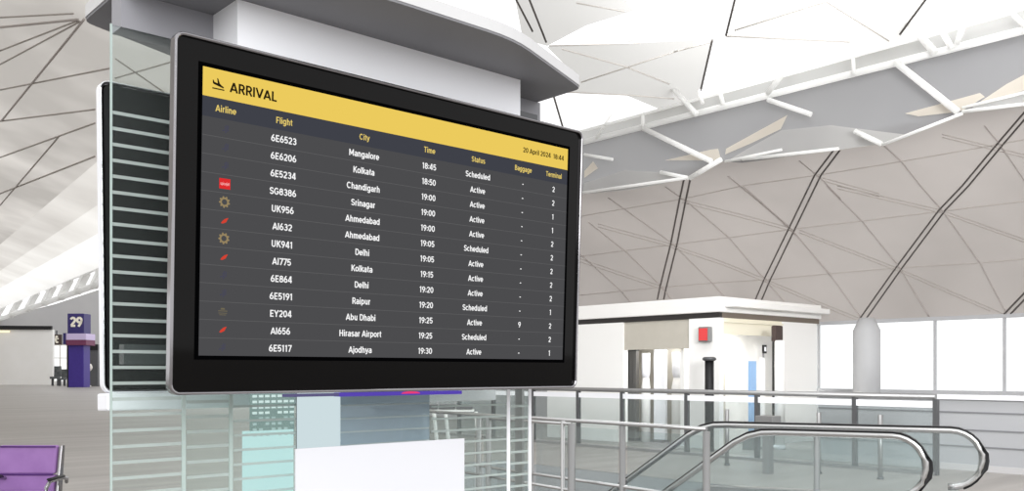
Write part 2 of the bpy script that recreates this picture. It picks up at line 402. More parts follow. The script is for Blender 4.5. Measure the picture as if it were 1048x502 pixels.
# =================================================================== RIGHT ROOF SHELL
EX = 20.0; EZ = onx(845, 331, EX).z; RX = 15.0; RZ = onx(738, 164, RX).z
def shell_pt(t, y):
    cx, cz = 18.8, EZ + (RZ - EZ) * 0.76
    x = (1 - t) ** 2 * EX + 2 * t * (1 - t) * cx + t * t * RX
    z = (1 - t) ** 2 * EZ + 2 * t * (1 - t) * cz + t * t * RZ
    return Vector((x, y, z))
YS = [-6 + i * 2.0 for i in range(19)]; N = 16
mb = MB(); g = [[mb.b.verts.new(shell_pt(i / N, y)) for i in range(N + 1)] for y in YS]
for a, b in zip(g, g[1:]):
    for i in range(N):
        f = mb.b.faces.new([a[i], b[i], b[i + 1], a[i + 1]]); f.smooth = True
bv_shell = BVHTree.FromBMesh(mb.b)
ceil_r = struct(mb.build('ceiling', M['shell'], recalc=False))

def surf(bvh, px, py, off=0.03):
    d = ray(px, py).normalized(); h = bvh.ray_cast(Vector((0, 0, EYE)), d)
    if h[0] is None: return None
    return h[0] - d * off
def ribs(mb, bvh, line, wpx, off=0.03, shift=0.0, seg=10):
    """a batten lying on the roof skin along a row of lattice nodes"""
    pts = []
    for (a, b), (c, e) in zip(line, line[1:]):
        for k in range(seg): pts.append((a + (c - a) * k / seg + shift, b + (e - b) * k / seg))
    pts.append((line[-1][0] + shift, line[-1][1]))
    cur = []
    for p in pts + [None]:
        q = surf(bvh, *p, off) if p else None
        if q is None:
            if len(cur) > 1:
                Zm = sum((v - Vector((0, 0, EYE))).length for v in cur) / len(cur)
                mb.tube(cur, wpx * Zm / F / 2, 6)
            cur = []
        else: cur.append(q)

thin = [[(846, 190), (882, 226), (919.5, 272), (951, 324)], [(903.5, 148), (921.5, 164), (942, 190), (964, 215), (1003, 269), (1030, 321)],
        [(793, 220), (818, 244), (849, 280), (881, 325)], [(745, 180), (793, 220)], [(818, 164.6), (840, 182.5), (860, 203)],
        [(1007.6, 129), (1022, 146), (1052, 190)], [(623, 202.5), (687, 248), (729, 289.5), (742, 304)], [(602, 227), (640, 257), (677, 293), (690, 310)],
        [(592, 258), (635, 297), (645, 309)], [(681, 191), (704, 207), (746, 243), (782, 285), (803, 309)], [(760, 190), (809, 233), (850, 282)]]
hor = [[(592, 221.5), (698.7, 203.4), (760, 190), (837, 179), (900, 169), (1012, 149.4), (1052, 142)],
       [(592, 262.5), (689.5, 250), (746, 243), (809, 234.6), (883, 226), (964, 216), (1052, 205.5)],
       [(592, 302), (678.6, 293.7), (729, 289.5), (785, 286), (849, 280), (919, 274), (1003, 269), (1052, 264.5)]]
faint = [[(857, 190), (964, 215), (1052, 246)], [(818, 235), (919.5, 274.5), (1027, 321)], [(785, 286), (836, 308), (881, 326)],
         [(842, 182), (900, 198)], [(964.5, 137.4), (1052, 159)], [(698, 204), (757, 219), (809, 233)], [(689, 251), (740, 268), (785, 286)],
         [(612, 229), (689, 250)], [(592, 264), (678, 293)]]
dbl = [[(883, 326), (919.5, 274.5), (964, 215), (988, 190), (1023, 148), (1054, 112)], [(1031, 321), (1054, 297)],
       [(776, 307), (785, 286), (810, 234.6), (837, 179), (856, 154)], [(676, 306), (678.6, 293.7), (689.5, 250), (698.7, 204), (703, 184)]]
mb = MB()
for l in thin: ribs(mb, bv_shell, l, 1.3, 0.01)
mb.mi = 1
for l in hor: ribs(mb, bv_shell, l, 1.0, 0.01)
mb.mi = 2
for l in faint: ribs(mb, bv_shell, l, .8, 0.012, 0, 8); ribs(mb, bv_shell, [(a, b + 3.0) for a, b in l], .8, 0.012, 0, 8)
mb.mi = 4
for l in dbl: ribs(mb, bv_shell, l, 1.6, 0.01, -3.2); ribs(mb, bv_shell, l, 1.6, 0.01, 3.3)
mb.build('rib_lattice', [M['rib'], M['rib_hz'], M['rib_ft'], M['rib_lt'], M['rib_dk']], ceil_r)

# =================================================================== GUTTER BAND UNDER THE SKYLIGHT
GX = 14.9
def gp(px, py, o=0.0): return onx(px, py, GX - o)
def flat(mb, pts, o=0.0): mb.face([gp(a, b, o) for a, b in pts])
low = [(540, 205), (596, 199), (650, 193.5), (700, 183), (722, 173), (738, 165), (760, 166.5), (800, 161), (859, 153), (903, 147), (940, 135), (975, 118), (985, 115), (1010, 113), (1075, 103)]
def top_y(px): return 145.5 - (px - 596) * (145.5 - 31) / (1048 - 596)
mb = MB()
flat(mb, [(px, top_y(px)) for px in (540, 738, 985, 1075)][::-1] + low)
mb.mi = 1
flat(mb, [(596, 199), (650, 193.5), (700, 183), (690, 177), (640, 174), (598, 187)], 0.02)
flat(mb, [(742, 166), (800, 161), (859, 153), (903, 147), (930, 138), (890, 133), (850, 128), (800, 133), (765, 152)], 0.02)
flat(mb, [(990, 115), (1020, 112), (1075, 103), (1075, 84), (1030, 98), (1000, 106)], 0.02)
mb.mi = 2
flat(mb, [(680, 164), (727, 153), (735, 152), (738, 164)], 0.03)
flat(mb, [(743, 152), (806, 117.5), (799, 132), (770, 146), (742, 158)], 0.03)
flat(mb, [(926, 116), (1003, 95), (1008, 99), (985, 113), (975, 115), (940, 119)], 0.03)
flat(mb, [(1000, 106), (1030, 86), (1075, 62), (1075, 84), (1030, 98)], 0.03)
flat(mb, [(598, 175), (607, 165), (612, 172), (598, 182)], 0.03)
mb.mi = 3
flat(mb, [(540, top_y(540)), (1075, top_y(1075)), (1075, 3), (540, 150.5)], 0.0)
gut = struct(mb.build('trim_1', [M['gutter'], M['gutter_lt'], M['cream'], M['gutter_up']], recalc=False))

mb = MB()
def strut(a, b, wpx, o=0.1, mb=None):
    p, q = gp(*a, o), gp(*b, o); Z = (p.length + q.length) / 2
    mb.tube([p, q], wpx * Z / F / 2, 8)
strut((530, top_y(530)), (1090, top_y(1090)), 6, 0.08, mb)
for a, b, wd in (((530, 152), (1036, 13), 3), ((1036, 13), (1049, 27), 4), ((658, 131), (728, 165), 5), ((598, 158), (627, 163), 3),
                 ((676, 176), (705, 182), 3.5), ((786, 102), (830, 117), 4.5), ((875, 134), (902, 147), 4.5), ((917, 64), (980, 114), 6),
                 ((706, 182), (738, 163), 5), ((596, 197), (702, 182), 3), ((760, 163), (858, 152), 3), ((742, 165), (800, 153), 2.5), ((903, 148), (985, 116), 3),
                 ((985, 114), (1060, 105), 3), ((985, 110), (1060, 92), 2.5), ((645, 43), (713, 117), 5), ((658, 117), (658, 132), 3.5), ((873, 60), (874, 77), 3.5),
                 ((904, -8), (957, 54), 6.5), ((817, 55), (785, 96), 5), ((964, 32), (974, 49), 5), ((987, 23), (979, 45), 5), ((715, 92), (719, 106), 4),
                 ((735, 88), (740, 106), 4), ((636, 100), (610, 142), 2.5)):
    strut(a, b, wd, 0.16, mb)
struct(mb.build('trim_2', M['truss_gl']))

# =================================================================== UPPER ROOF BEYOND THE SKYLIGHT
def up_pt(px, py, off=0.0):
    d = ray(px, py)   # plane z = 12.35 - .35 x
    k = (12.35 - off - EYE) / (d.z + 0.35 * d.x)
    return Vector((0, 0, EYE)) + d * k
mb = MB()
for poly in ([(520, -40), (612, -40), (648, 11), (600, 26), (560, 47), (535, 40)],
             [(560, 48), (655, 44), (692, 42), (729, 41), (714, 110), (690, 118), (640, 97), (600, 95), (575, 94), (590, 78)],
             [(762, -40), (743, 37), (800, 40), (870, 44), (912, 52), (950, -5), (970, -40)]):
    mb.face([up_pt(*p) for p in poly])
up_r = struct(mb.build('ceiling_upper', M['pale_roof'], recalc=False))
mb = MB()
def ul(l, wpx):
    p = [up_pt(a, b, 0.05) for a, b in l]; Z = sum(v.length for v in p) / len(p); mb.tube(p, wpx * Z / F / 2, 6)
for l in ([(590, 3), (640, 12)], [(562, 47), (655, 44)], [(575, 50), (640, 68), (685, 86)], [(595, 84), (700, 50)], [(752, 31), (845, 2)], [(690, 53), (727, 43)],
          [(743, 37), (870, 43)], [(846, 2), (870, 17), (910, 42)], [(575, 94), (640, 97), (690, 101)]): ul(l, 1.3)
mb.mi = 1
for l in ([(757, -20), (743, 36)], [(729, 41), (717, 93)], [(715, 102), (713.5, 112)], [(962, -20), (921, 35)], [(909, 49), (902, 63)], [(920, 48), (913, 61)],
          [(518, -20), (545, 32)], [(534, -20), (559, 43)], [(566, 96), (576, 130)]): ul(l, 2.0)
mb.build('rib_lattice', [M['rib_lt'], M['rib_dk']], up_r)

# =================================================================== LEFT ROOF SHELL, TRUSS, WALLS
TZ = 8.0
def on_line(px, dz=0.0):
    """point of the long truss (a straight horizontal line in the hall)"""
    y = 326 - 0.3505 * px
    return onz(px, y, TZ)
A0, A1 = on_line(0), on_line(97); ax = (A1 - A0).normalized()
nrm = Vector((-ax.y, ax.x, 0)); nrm = nrm if nrm.dot(-A1) > 0 else -nrm     # towards the viewer
L0 = A0 - ax * 120; 
prof = [(1.2, 8.6), (3.4, 9.45), (4.8, 9.93), (6.4, 10.45), (9, 11.2), (14, 12.6), (24, 14.6), (36, 16.2), (48, 17.2), (60, 17.8), (80, 18.2), (110, 18.0)]
AX1 = (onz(330, 326 - .3505 * 330, TZ) - L0).length + 15.5
mb = MB(); g = []
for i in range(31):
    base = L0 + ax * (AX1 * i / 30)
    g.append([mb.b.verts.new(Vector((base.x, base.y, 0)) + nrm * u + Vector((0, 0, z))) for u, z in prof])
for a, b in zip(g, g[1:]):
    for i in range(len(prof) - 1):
        f = mb.b.faces.new([a[i], a[i + 1], b[i + 1], b[i]]); f.smooth = True; f.material_index = (2, 1, 3)[i] if i < 3 else 0  # paler steps paint the brightening along the lower edge
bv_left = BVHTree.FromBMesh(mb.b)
ceil_l = struct(mb.build('ceiling_left', [M['shell_left'], M['shell_lit_mid'], M['shell_lit_hi'], M['shell_lit_low']], recalc=False))
mb = MB()
for l in ([(-10, 29), (80, 20)], [(86, 20), (2, 123)]): ribs(mb, bv_left, l, 2.0, 0.3)
mb.mi = 1
for l in ([(0, 52), (80, 21)], [(0, 66), (82, 22)], [(0, 18), (75, 14)], [(0, 124), (97, 112)], [(0, 161), (97, 126)], [(0, 92), (112, 70)], [(-5, 200), (97, 160)], [(0, 210), (60, 140)],
          [(118, 80), (180, 62)], [(118, 60), (176, 100)]): ribs(mb, bv_left, l, 1.4, 0.3)
mb.build('rib_lattice', [M['rib'], M['rib_ft']], ceil_l)

mb = MB()
def tl(px, dy): return dep(px, 326 - .3505 * px + dy, (on_line(px) - Vector((0, 0, EYE))).dot(Vector((S_, C_, 0))) - 0.5)
mb.tube([tl(-60, 0), tl(150, 0)], 0.26, 8); mb.tube([tl(-60, -12), tl(150, -20)], 0.26, 8)
for k in range(11):
    p = -40 + k * 17
    mb.bar(tl(p, 0), tl(p + 10, -13 - (p + 10) * .04), 0.5, 0.5)
for k in range(10):
    p = -30 + k * 19
    mb.bar(tl(p, -14), tl(p + 16, -34), 0.3, 0.3)
    mb.bar(tl(p + 16, -34), tl(p + 22, -16), 0.3, 0.3)
struct(mb.build('trim_3', M['truss_gl']))

def camwall(name, poly, Z, mat):
    mb = MB(); mb.prism([dep(a, b, Z) for a, b in poly], Vector((S_, C_, 0)) * 0.4); return struct(mb.build(name, mat))
FY = lambda Z: HY + EYE * F / Z
camwall('wall_back', [(-160, FY(118)), (-160, 340), (0, 323), (20, 320), (56, 311), (120, 290), (200, 262), (200, FY(118)), (69, FY(118)), (69, 352.5), (54, 352.5), (54, FY(118))], 118, M['wall_grey'])
camwall('wall_left', [(-160, FY(105)), (-160, 337), (54, 337), (54, FY(105))], 105, M['white_wall'])
camwall('trim_4', [(-160, 337), (-160, 331.5), (52, 333.3), (52, 337)], 104.8, M['black'])
mb = MB(); mb.prism([dep(a, b, 104.5) for a, b in ((-40, 337.6), (10, 338), (10, 340), (-40, 340))], (0.02, 0.02, 0))
tag(mb.build('strip_light', M['warm_lamp']), 'warm strip light along the top of the white gate wall', 'light')
# window between the white wall and the gate pillar
mb = MB()
Z = 117.5
for px in (54.6, 61.5, 68.5): mb.bar(dep(px, 353, Z), dep(px, FY(Z), Z), 0.12, 0.12)
for py in (353, 366): mb.bar(dep(54, py, Z), dep(69, py, Z), 0.12, 0.12)
win = struct(mb.build('window_1', M['rib_lt']))
mb = MB(); mb.face([dep(54, 353, Z + .2), dep(69, 353, Z + .2), dep(69, FY(Z), Z + .2), dep(54, FY(Z), Z + .2)]); mb.build('window_pane', M['bright_pane'], win)

# dark seats standing in front of that window
def gate_seat(px, w_, h_, Z, label):
    b = FY(Z); t = thing('gate_seat', label, 'seat', dep(px, b, Z), group='dark seats by the far window')
    k = Z / F; p = dep(px, b, Z); R = Vector((C_, -S_, 0)); D = Vector((S_, C_, 0))
    wm, hm = w_ * k / 2, h_ * k
    MB().prism([p - R * wm + Vector((0, 0, hm * .45)), p + R * wm + Vector((0, 0, hm * .45)), p + R * wm * .9 + Vector((0, 0, hm)), p - R * wm * .9 + Vector((0, 0, hm))], D * .3).build('seat_back', M['seat_grey'], t, .03)
    MB().prism([p - R * wm - D * .9 + Vector((0, 0, hm * .35)), p + R * wm - D * .9 + Vector((0, 0, hm * .35)), p + R * wm + Vector((0, 0, hm * .35)), p - R * wm + Vector((0, 0, hm * .35))], (0, 0, hm * .12)).build('seat', M['seat_grey'], t, .03)
    for s in (-.8, .8):
        MB().bar(p + R * wm * s - D * .4, p + R * wm * s - D * .4 + Vector((0, 0, hm * .36)), .2, .2).build('leg', M['steel_dk'], t)
gate_seat(58.5, 7, 20, 100, 'dark seat below the far window, beside the white wall end')
gate_seat(65.5, 6, 17, 99, 'dark seat below the far window, beside the purple pillar')

# gate pillar
Z = 90; k = Z / F; base = dep(78, FY(Z), Z); R = Vector((C_, -S_, 0)); D = Vector((S_, C_, 0))
def cbox(mb, px0, px1, py0, py1, Z, d):
    mb.prism([dep(px0, py1, Z), dep(px1, py1, Z), dep(px1, py0, Z), dep(px0, py0, Z)], D * d)
gt = thing('gate_pillar', 'purple gate pillar with white number 29 on its top cube', 'pillar', base)
mb = MB(); cbox(mb, 70, 85.5, 353, FY(Z), Z, 1.4); mb.build('shaft', M['purple_dk'], gt, .03)
mb = MB(); cbox(mb, 69, 85.8, 320.5, 341, Z, 1.5); mb.build('number_cube', M['navy'], gt, .03)
mb = MB(); cbox(mb, 67.5, 88, 341, 347.5, Z - .3, 2.0); mb.build('upper_band', M['lilac'], gt, .03)
mb = MB(); cbox(mb, 67.5, 88, 347.5, 353, Z - .3, 2.0); mb.build('lower_band', M['maroon'], gt, .03)
mb = MB(); cbox(mb, 64.5, 67.4, 340.5, 352, Z, 1.0); mb.build('side_block', M['navy'], gt)
mb = MB(); cbox(mb, 68.6, 69.9, 353, FY(Z), Z + .2, .6); mb.build('edge_strip', M['black'], gt)
mb = MB(); put_text(mb, '29', 9.6, center=(78.0, 0), weight=1.5, width=13.0, xf=lambda u, v: dep(u, 329 - v, Z - .05)); mb.build('number', M['letter'], gt, recalc=False)
# pictogram sign
sg = thing('pictogram_sign', 'small brown hanging sign with a white pictogram left of the pillar', 'sign', dep(58, 352, 112))
mb = MB(); cbox(mb, 54.3, 62.3, 342, 352.4, 112, .3); mb.build('board', M['brown'], sg)
mb = MB(); 
xf = lambda u, v: dep(58 + u, 347.2 - v, 111.9)
def blob(cx, cz, rx, rz, n=12): mb.face([xf(cx + rx * math.cos(2 * math.pi * i / n), cz + rz * math.sin(2 * math.pi * i / n)) for i in range(n)])
blob(-.1, 2.9, 1.5, 1.2); blob(-.9, -.2, 1.1, 2.6); blob(.3, -2.6, 1.6, 1.1); blob(1.2, .9, .9, .8)
mb.build('pictogram', M['letter'], sg, recalc=False)
MB().bar(dep(58, 342, 112.2), dep(58, 338, 112.2), .15, .15).build('hanger', M['steel_dk'], sg)
# dark cabinet and pale globe right of the pillar
ck = thing('dark_kiosk', 'dark cabinet standing close right of the purple gate pillar', 'cabinet', dep(92, FY(96), 96))
mb = MB(); cbox(mb, 86.5, 100, 352, FY(96), 96, 1.5); mb.build('cabinet_body', M['steel_dk'], ck, .03)
mb = MB(); cbox(mb, 87, 100, 352, 358, 95.9, .1); mb.build('cabinet_top', M['black'], ck)
mb = MB(); gl = dep(90.2, 375.5, 94.5)
mb.lathe(gl, [(.3, -gl.z), (.3, -gl.z + .1), (.05, -gl.z + .15), (.05, -.42), (.25, -.36), (.4, -.15), (.42, .05), (.3, .32), (.02, .42)], 16)
tag(mb.build('globe_lamp', M['rib_lt']), 'pale round globe in front of the dark cabinet by the gate pillar', 'lamp')

# =================================================================== FAR RIGHT: WINDOWS, PARAPET, COLUMN
PX = 15.4
pz = onx(1000, 409, PX).z
y0 = onx(838, 400, PX).y; y1 = -8
mb = MB(); mb.box((PX, y1, 0), (PX + .25, y0, pz))
par = struct(mb.build('wall_far', M['parapet']))
mb = MB(); mb.box((PX - .06, y1, pz), (PX + .5, y0, pz + .07)); struct(mb.build('trim_5', M['white'], bevel=.015))
mb = MB()
for py in (422, 440, 457):
    z = onx(1000, py, PX).z; mb.box((PX - .012, y1, z - .012), (PX + .01, y0, z + .012))
mb.build('groove', M['wall_groove'], par)
mb = MB(); mb.box((PX - .03, y1, 0), (PX, y0, .1)); struct(mb.build('baseboard_far', M['wall_grey']))
mb = MB(); yy = [onx(p, 360, EX).y for p in (838, 957, 1028, 1120)]
yl = 30
for y in yy + [onx(p, 360, EX).y for p in (760, 700, 640, 600)]: mb.box((EX - .03, y - .025, 0), (EX + .03, y + .025, EZ))
mb.box((EX - .05, y1, EZ - .03), (EX + .05, yl, EZ + .05)); mb.box((EX - .1, y1, 0), (EX + .1, yl, onx(900, 398, EX).z))
win2 = struct(mb.build('window_2', M['mullion']))
mb = MB(); mb.face([(EX, y1, 0), (EX, yl, 0), (EX, yl, EZ), (EX, y1, EZ)]); mb.build('window_pane', M['bright_pane'], win2)
# round column with a tapered top
cp = onx(887, 380, 19.2); r = 13.4 * (Vector((cp.x, cp.y, 0)).dot(Vector((S_, C_, 0)))) / F
zt = onx(887, 326, 19.2).z; zk = onx(887, 338, 19.2).z
mb = MB(); mb.lathe((cp.x, cp.y, 0), [(r, 0), (r, zk), (r * .55, zt + .02)], 32); struct(mb.build('column', M['column']))

# =================================================================== FAR SHOP UNIT
KX = 15.7
kc = onx(736, 400, KX); KY = kc.y
Zk = kc.x * S_ + kc.y * C_
zz = lambda py: EYE + (HY - py) * Zk / F
ZT, ZB, ZD = zz(303), zz(319), zz(324.6)
kx2 = ony(836, 380, KY).x
KYF = onx(560, 380, KX).y
def ky(px): return onx(px, 380, KX).y
def kxr(px): return ony(px, 380, KY).x
kt = thing('shop_unit', 'white flat roofed shop unit behind the far balustrade', 'building', (kc.x, kc.y, 0))
kt['_world'] = 1
mb = MB(); mb.box((KX - .05, KY - .05, ZB), (kx2 + .12, KYF, ZT)); mb.box((KX + .12, KY - .28, ZB + .1), (kx2 + .1, KY - .06, ZB + .22)); mb.build('roof', M['white_wall'], kt, .02)
mb = MB(); mb.box((KX + .0, KY + .0, ZD), (KX + .1, KYF, ZB)); mb.build('fascia', M['dark_band'], kt)
mb = MB(); mb.box((KX + .1, KY, ZD), (kx2 + .1, KY + .1, ZB)); mb.build('fascia', M['band_taupe'], kt)
mb = MB(); mb.box((KX, ky(638), 0), (KX + .15, KYF, ZD)); mb.build('front_wall', M['white_wall'], kt)
mb = MB(); mb.box((KX, KY, 0), (KX + .15, ky(705), ZD)); mb.build('front_wall', M['white_wall'], kt)
mb = MB(); mb.box((KX + .03, ky(705), onx(670, 357, KX).z), (KX + .12, ky(638), ZD)); mb.build('shutter_panel', M['taupe'], kt)
mb = MB(); mb.box((KX + 1.2, ky(705), 0), (KX + 1.3, ky(638) + 2.2, ZD)); mb.build('inner_wall', M['taupe'], kt)
mb = MB(); mb.box((KX + .15, KY, onx(770, 343, 17).z), (kxr(800), KY + .1, ZD)); mb.build('side_header', M['cream_wall'], kt)
mb = MB(); mb.box((kxr(800), KY, 0), (kx2, KY + .12, ZD)); mb.build('side_wall', M['white_wall'], kt)
mb = MB(); mb.box((KX + .15, KY + 1.0, 0), (kx2, KY + 1.1, ZD)); mb.build('inner_side_wall', M['white_wall'], kt)
mb = MB(); mb.box((KX + .15, KY, onx(740, 327.5, KX).z - .03), (kxr(800), KY - .04, onx(740, 327.5, KX).z + .01)); mb.build('cornice_light', M['cream_wall'], kt)
area('shop_fill', (KX + .7, (ky(638) + ky(705)) / 2, ZD - .1), (KX + .7, (ky(638) + ky(705)) / 2, 0), .8, 25)  # added fill lamp without a fixture, brightens the shop opening
area('shop_side_fill', (kxr(768), KY + .5, ZD - .1), (kxr(768), KY + .5, 0), .6, 60)  # added fill without a fixture, whitens the shop's side opening
area('skylight_fill', (12.5, 7.0, 9.5), (16.5, 10, 1.0), 4, 420)  # added lamp above the roof, strengthens the daylight on the shop
l_ = area('shop_front_fill', (6.0, -3.5, 4.6), (16.0, 9.5, 1.9), 3, 230)  # added out-of-view fill aimed at the shop front and parapet
l_.data.spread = math.radians(70)
# things inside the opening
def white_item(name, label, cat, pxc, wpx, ytop, dx, kind):
    p = onx(pxc, 400, KX + dx); Z = p.x * S_ + p.y * C_; h = EYE + (HY - ytop) * Z / F; r = wpx * Z / F / 2
    t = thing(name, label, cat, (p.x, p.y, 0))
    if kind == 'stand':
        MB().lathe((p.x, p.y, 0), [(r, 0), (r, h * .62), (r * .75, h * .72)], 20).build('body', M['white_wall'], t)
        MB().lathe((p.x, p.y, h * .72), [(r * .75, 0), (r * .95, h * .06), (r * .95, h * .28)], 20).build('top', M['white'], t)
    elif kind == 'panel':
        MB().box((p.x - .05, p.y - r, 0), (p.x + .05, p.y + r, h)).build('board', M['white'], t, .02)
        MB().box((p.x - .15, p.y - r, 0), (p.x + .15, p.y + r, .06)).build('foot', M['steel_mid'], t)
    else:
        for q in (-.6, 0, .6): MB().box((p.x - .05, p.y + r * q - .06, .05), (p.x + .05, p.y + r * q + .06, h)).build('slat', M['steel_mid'], t)
        MB().box((p.x - .1, p.y - r, 0), (p.x + .1, p.y + r, .06)).build('foot', M['steel_dk'], t)
        MB().box((p.x - .06, p.y - r, h), (p.x + .06, p.y + r, h + .06)).build('top_rail', M['steel_dk'], t)
white_item('slatted_rack', 'grey slatted rack at the left of the shop opening', 'rack', 647, 15, 359, .6, 'rack')
white_item('plinth', 'narrow white stand in the shop opening beside the slatted rack', 'stand', 661, 9, 361, .55, 'stand')
white_item('display_board', 'tall white board in the middle of the shop opening', 'board', 676, 15, 357.5, .7, 'panel')
white_item('plinth', 'white stand at the right of the shop opening with rounded top', 'stand', 695, 15, 360, .6, 'stand')

# red lit sign on the front wall
p0, p1 = onx(718.5, 350, KX), onx(729.5, 334, KX)
rs = thing('red_sign', 'small red square sign in a grey case on the shop wall', 'sign', (KX, p1.y, p0.z))
MB().box((KX - .14, p1.y, p0.z), (KX - .01, p0.y, p1.z)).build('case', M['steel_mid'], rs, .02)
h = (p0.y - p1.y) * .12
MB().box((KX - .155, p1.y + h, p0.z + h), (KX - .14, p0.y - h, p1.z - h)).build('face', M['red'], rs)
# black bollard
bp = onx(726, 400, KX - .45); Zb = bp.x * S_ + bp.y * C_; k = Zb / F
bl = thing('black_bollard', 'black round bollard with wide cap in front of the shop corner', 'bollard', (bp.x, bp.y, 0))
zc = EYE + (HY - 367) * k
MB().lathe((bp.x, bp.y, 0), [(4.6 * k, 0), (4.6 * k, zc - .04)], 20).build('post', M['black'], bl)
MB().lathe((bp.x, bp.y, zc - .04), [(5 * k, 0), (7 * k, .02), (7 * k, .06), (5.4 * k, .08)], 20).build('cap', M['steel_dk'], bl)
# things by the side wall
sx, sy = kxr(793), KY - .5
def sidep(px): return ony(px, 380, sy)
Zs = lambda q: q.x * S_ + q.y * C_
q = sidep(793); k = Zs(q) / F; zq = lambda py: EYE + (HY - py) * k
bs = thing('brown_post_sign', 'dark brown square sign on a black post by the shop side', 'sign', (q.x, q.y, 0))
MB().box((q.x - 6 * k, q.y - .1, zq(349.5)), (q.x + 8 * k, q.y + .02, zq(333))).build('board', M['brown'], bs, .03)
MB().box((q.x - 5 * k, q.y - .06, 0), (q.x + 1 * k, q.y + .0, zq(349.5))).build('post', M['black'], bs)
q = ony(798, 380, sy - .25)
wp = thing('white_post', 'white round post in front of the brown post sign', 'post', (q.x, q.y, 0))
MB().lathe((q.x, q.y, 0), [(5 * k, 0), (5 * k, zq(350)), (4 * k, zq(348.5))], 18).build('shaft', M['white_wall'], wp)
MB().lathe((q.x, q.y, 0), [(6 * k, 0), (6 * k, .08)], 18).build('foot', M['white'], wp)
q = sidep(783)
db = thing('notice_frame', 'small dark framed notice beside the brown post sign', 'notice', (q.x, q.y, 0))
MB().box((q.x - 3 * k, q.y, zq(361.5)), (q.x + 3 * k, q.y + .03, zq(353))).build('frame', M['black'], db)
MB().box((q.x - 1.4 * k, q.y - .01, zq(359.5)), (q.x + 1.4 * k, q.y, zq(355))).build('sheet', M['white'], db)
MB().box((q.x - .02, q.y + .03, 0), (q.x + .02, q.y + .06, zq(353))).build('post', M['steel_mid'], db)
q = sidep(771)
bb = thing('blue_board', 'light blue standing board before the white shop side', 'board', (q.x, q.y, 0))
MB().box((q.x - 5.2 * k, q.y, .25), (q.x + 5.2 * k, q.y + .05, zq(369.5))).build('panel', M['sky_board'], bb)
for s in (-1, 1): MB().box((q.x + s * 4 * k - .02, q.y - .1, 0), (q.x + s * 4 * k + .02, q.y + .2, .25)).build('leg', M['steel_mid'], bb)
q = sidep(780)
sp = thing('queue_post', 'slim white stand between the blue board and the brown sign', 'stand', (q.x, q.y, 0))
MB().lathe((q.x, q.y, 0), [(3.2 * k, 0), (3.2 * k, zq(374)), (2.2 * k, zq(366))], 14).build('body', M['white_wall'], sp)
MB().lathe((q.x, q.y, 0), [(4.5 * k, 0), (4.5 * k, .05)], 14).build('foot', M['steel_mid'], sp)

# =================================================================== FAR BALUSTRADE
BX = 14.3
fb = thing('far_balustrade', 'long glass balustrade with double steel rail before the shop', 'balustrade', (BX, 8, 0))
zr = onx(776, 403, BX).z
ya, yb = onx(958, 407, BX).y, onx(400, 390, BX).y
MB().tube([(BX, ya, zr + .02), (BX, yb, zr + .02)], .045, 10).build('handrail', M['steel_mid'], fb)
MB().box((BX - .03, ya, zr - .15), (BX + .03, yb, zr - .05)).build('glass_channel', M['white'], fb)
posts = [958, 875, 775, 703, 637, 592, 546, 505, 470]
py_ = [onx(p, 420, BX).y for p in posts]
for y in py_:
    MB().box((BX - .04, y - .035, 0), (BX + .04, y + .035, zr - .02)).build('post', M['steel_dk'], fb)
for a, b in zip(py_, py_[1:]):
    MB().box((BX - .008, a + .04, .08), (BX + .008, b - .04, zr - .15)).build('glass_pane', M['glass_bal'], fb)
MB().box((BX - .08, ya, 0), (BX + .08, yb, .05)).build('kick_plate', M['steel_mid'], fb)

# grey bin / ticket box and seats beyond the near balustrade
q = onz(786, 470, 0); q = onx(786, 430, 12.6); k = (q.x * S_ + q.y * C_) / F
tb = thing('ticket_machine', 'grey box on a pedestal standing behind the escalator', 'machine', (q.x, q.y, 0))
zt = EYE + (HY - 425) * k
MB().box((q.x - .12, q.y - .16, zt - .2), (q.x + .12, q.y + .16, zt)).build('head', M['steel_mid'], tb, .01)
MB().box((q.x - .06, q.y - .06, 0), (q.x + .06, q.y + .06, zt - .2)).build('pedestal', M['steel_mid'], tb)
for px, lab in ((744, 'slim steel post behind the escalator handrail'), (838, 'slim steel post behind the escalator glass'), (901, 'slim steel post below the round column')):
    q = onx(px, 430, 13.2); t = thing('barrier_post', lab + ', near the far glass', 'post', (q.x, q.y, 0))
    MB().lathe((q.x, q.y, 0), [(.035, .03), (.035, .95)], 12).build('pole', M['steel_mid'], t)
    MB().lathe((q.x, q.y, 0), [(.05, 0), (.045, .03)], 16).build('foot', M['steel_dk'], t)

# row of linked seats with white legs, seen through the glass of the stand
sb = onx(456, 440, 13.0); Zs_ = sb.x * S_ + sb.y * C_; k = Zs_ / F
bn = thing('linked_seats', 'row of linked grey seats with white legs behind the glass stand', 'bench', (sb.x, sb.y, 0))
Rv = Vector((C_, -S_, 0)); Dv = Vector((S_, C_, 0))
def cb(px0, px1, py0, py1, d0, d1, mat, nm, bev=.01):
    MB().prism([dep(px0, py1, Zs_ + d0), dep(px1, py1, Zs_ + d0), dep(px1, py0, Zs_ + d0), dep(px0, py0, Zs_ + d0)], Dv * (d1 - d0)).build(nm, mat, bn, bev)
for i in range(3):
    x = 431 + i * 18
    cb(x, x + 16, 414, 418.5, .0, .3, M['steel_dk'], 'seat'); cb(x, x + 16, 404, 413, .32, .38, M['glass_bal'], 'seat_back')
cb(427, 485, 418.6, 421, .05, .25, M['truss'], 'seat_beam')
zf = FY(Zs_)
for x in (434, 444, 456, 487):
    MB().bar(dep(x, 421, Zs_ + .1), dep(x + 3, zf, Zs_ + .1), .07, .05).build('leg', M['truss'], bn)

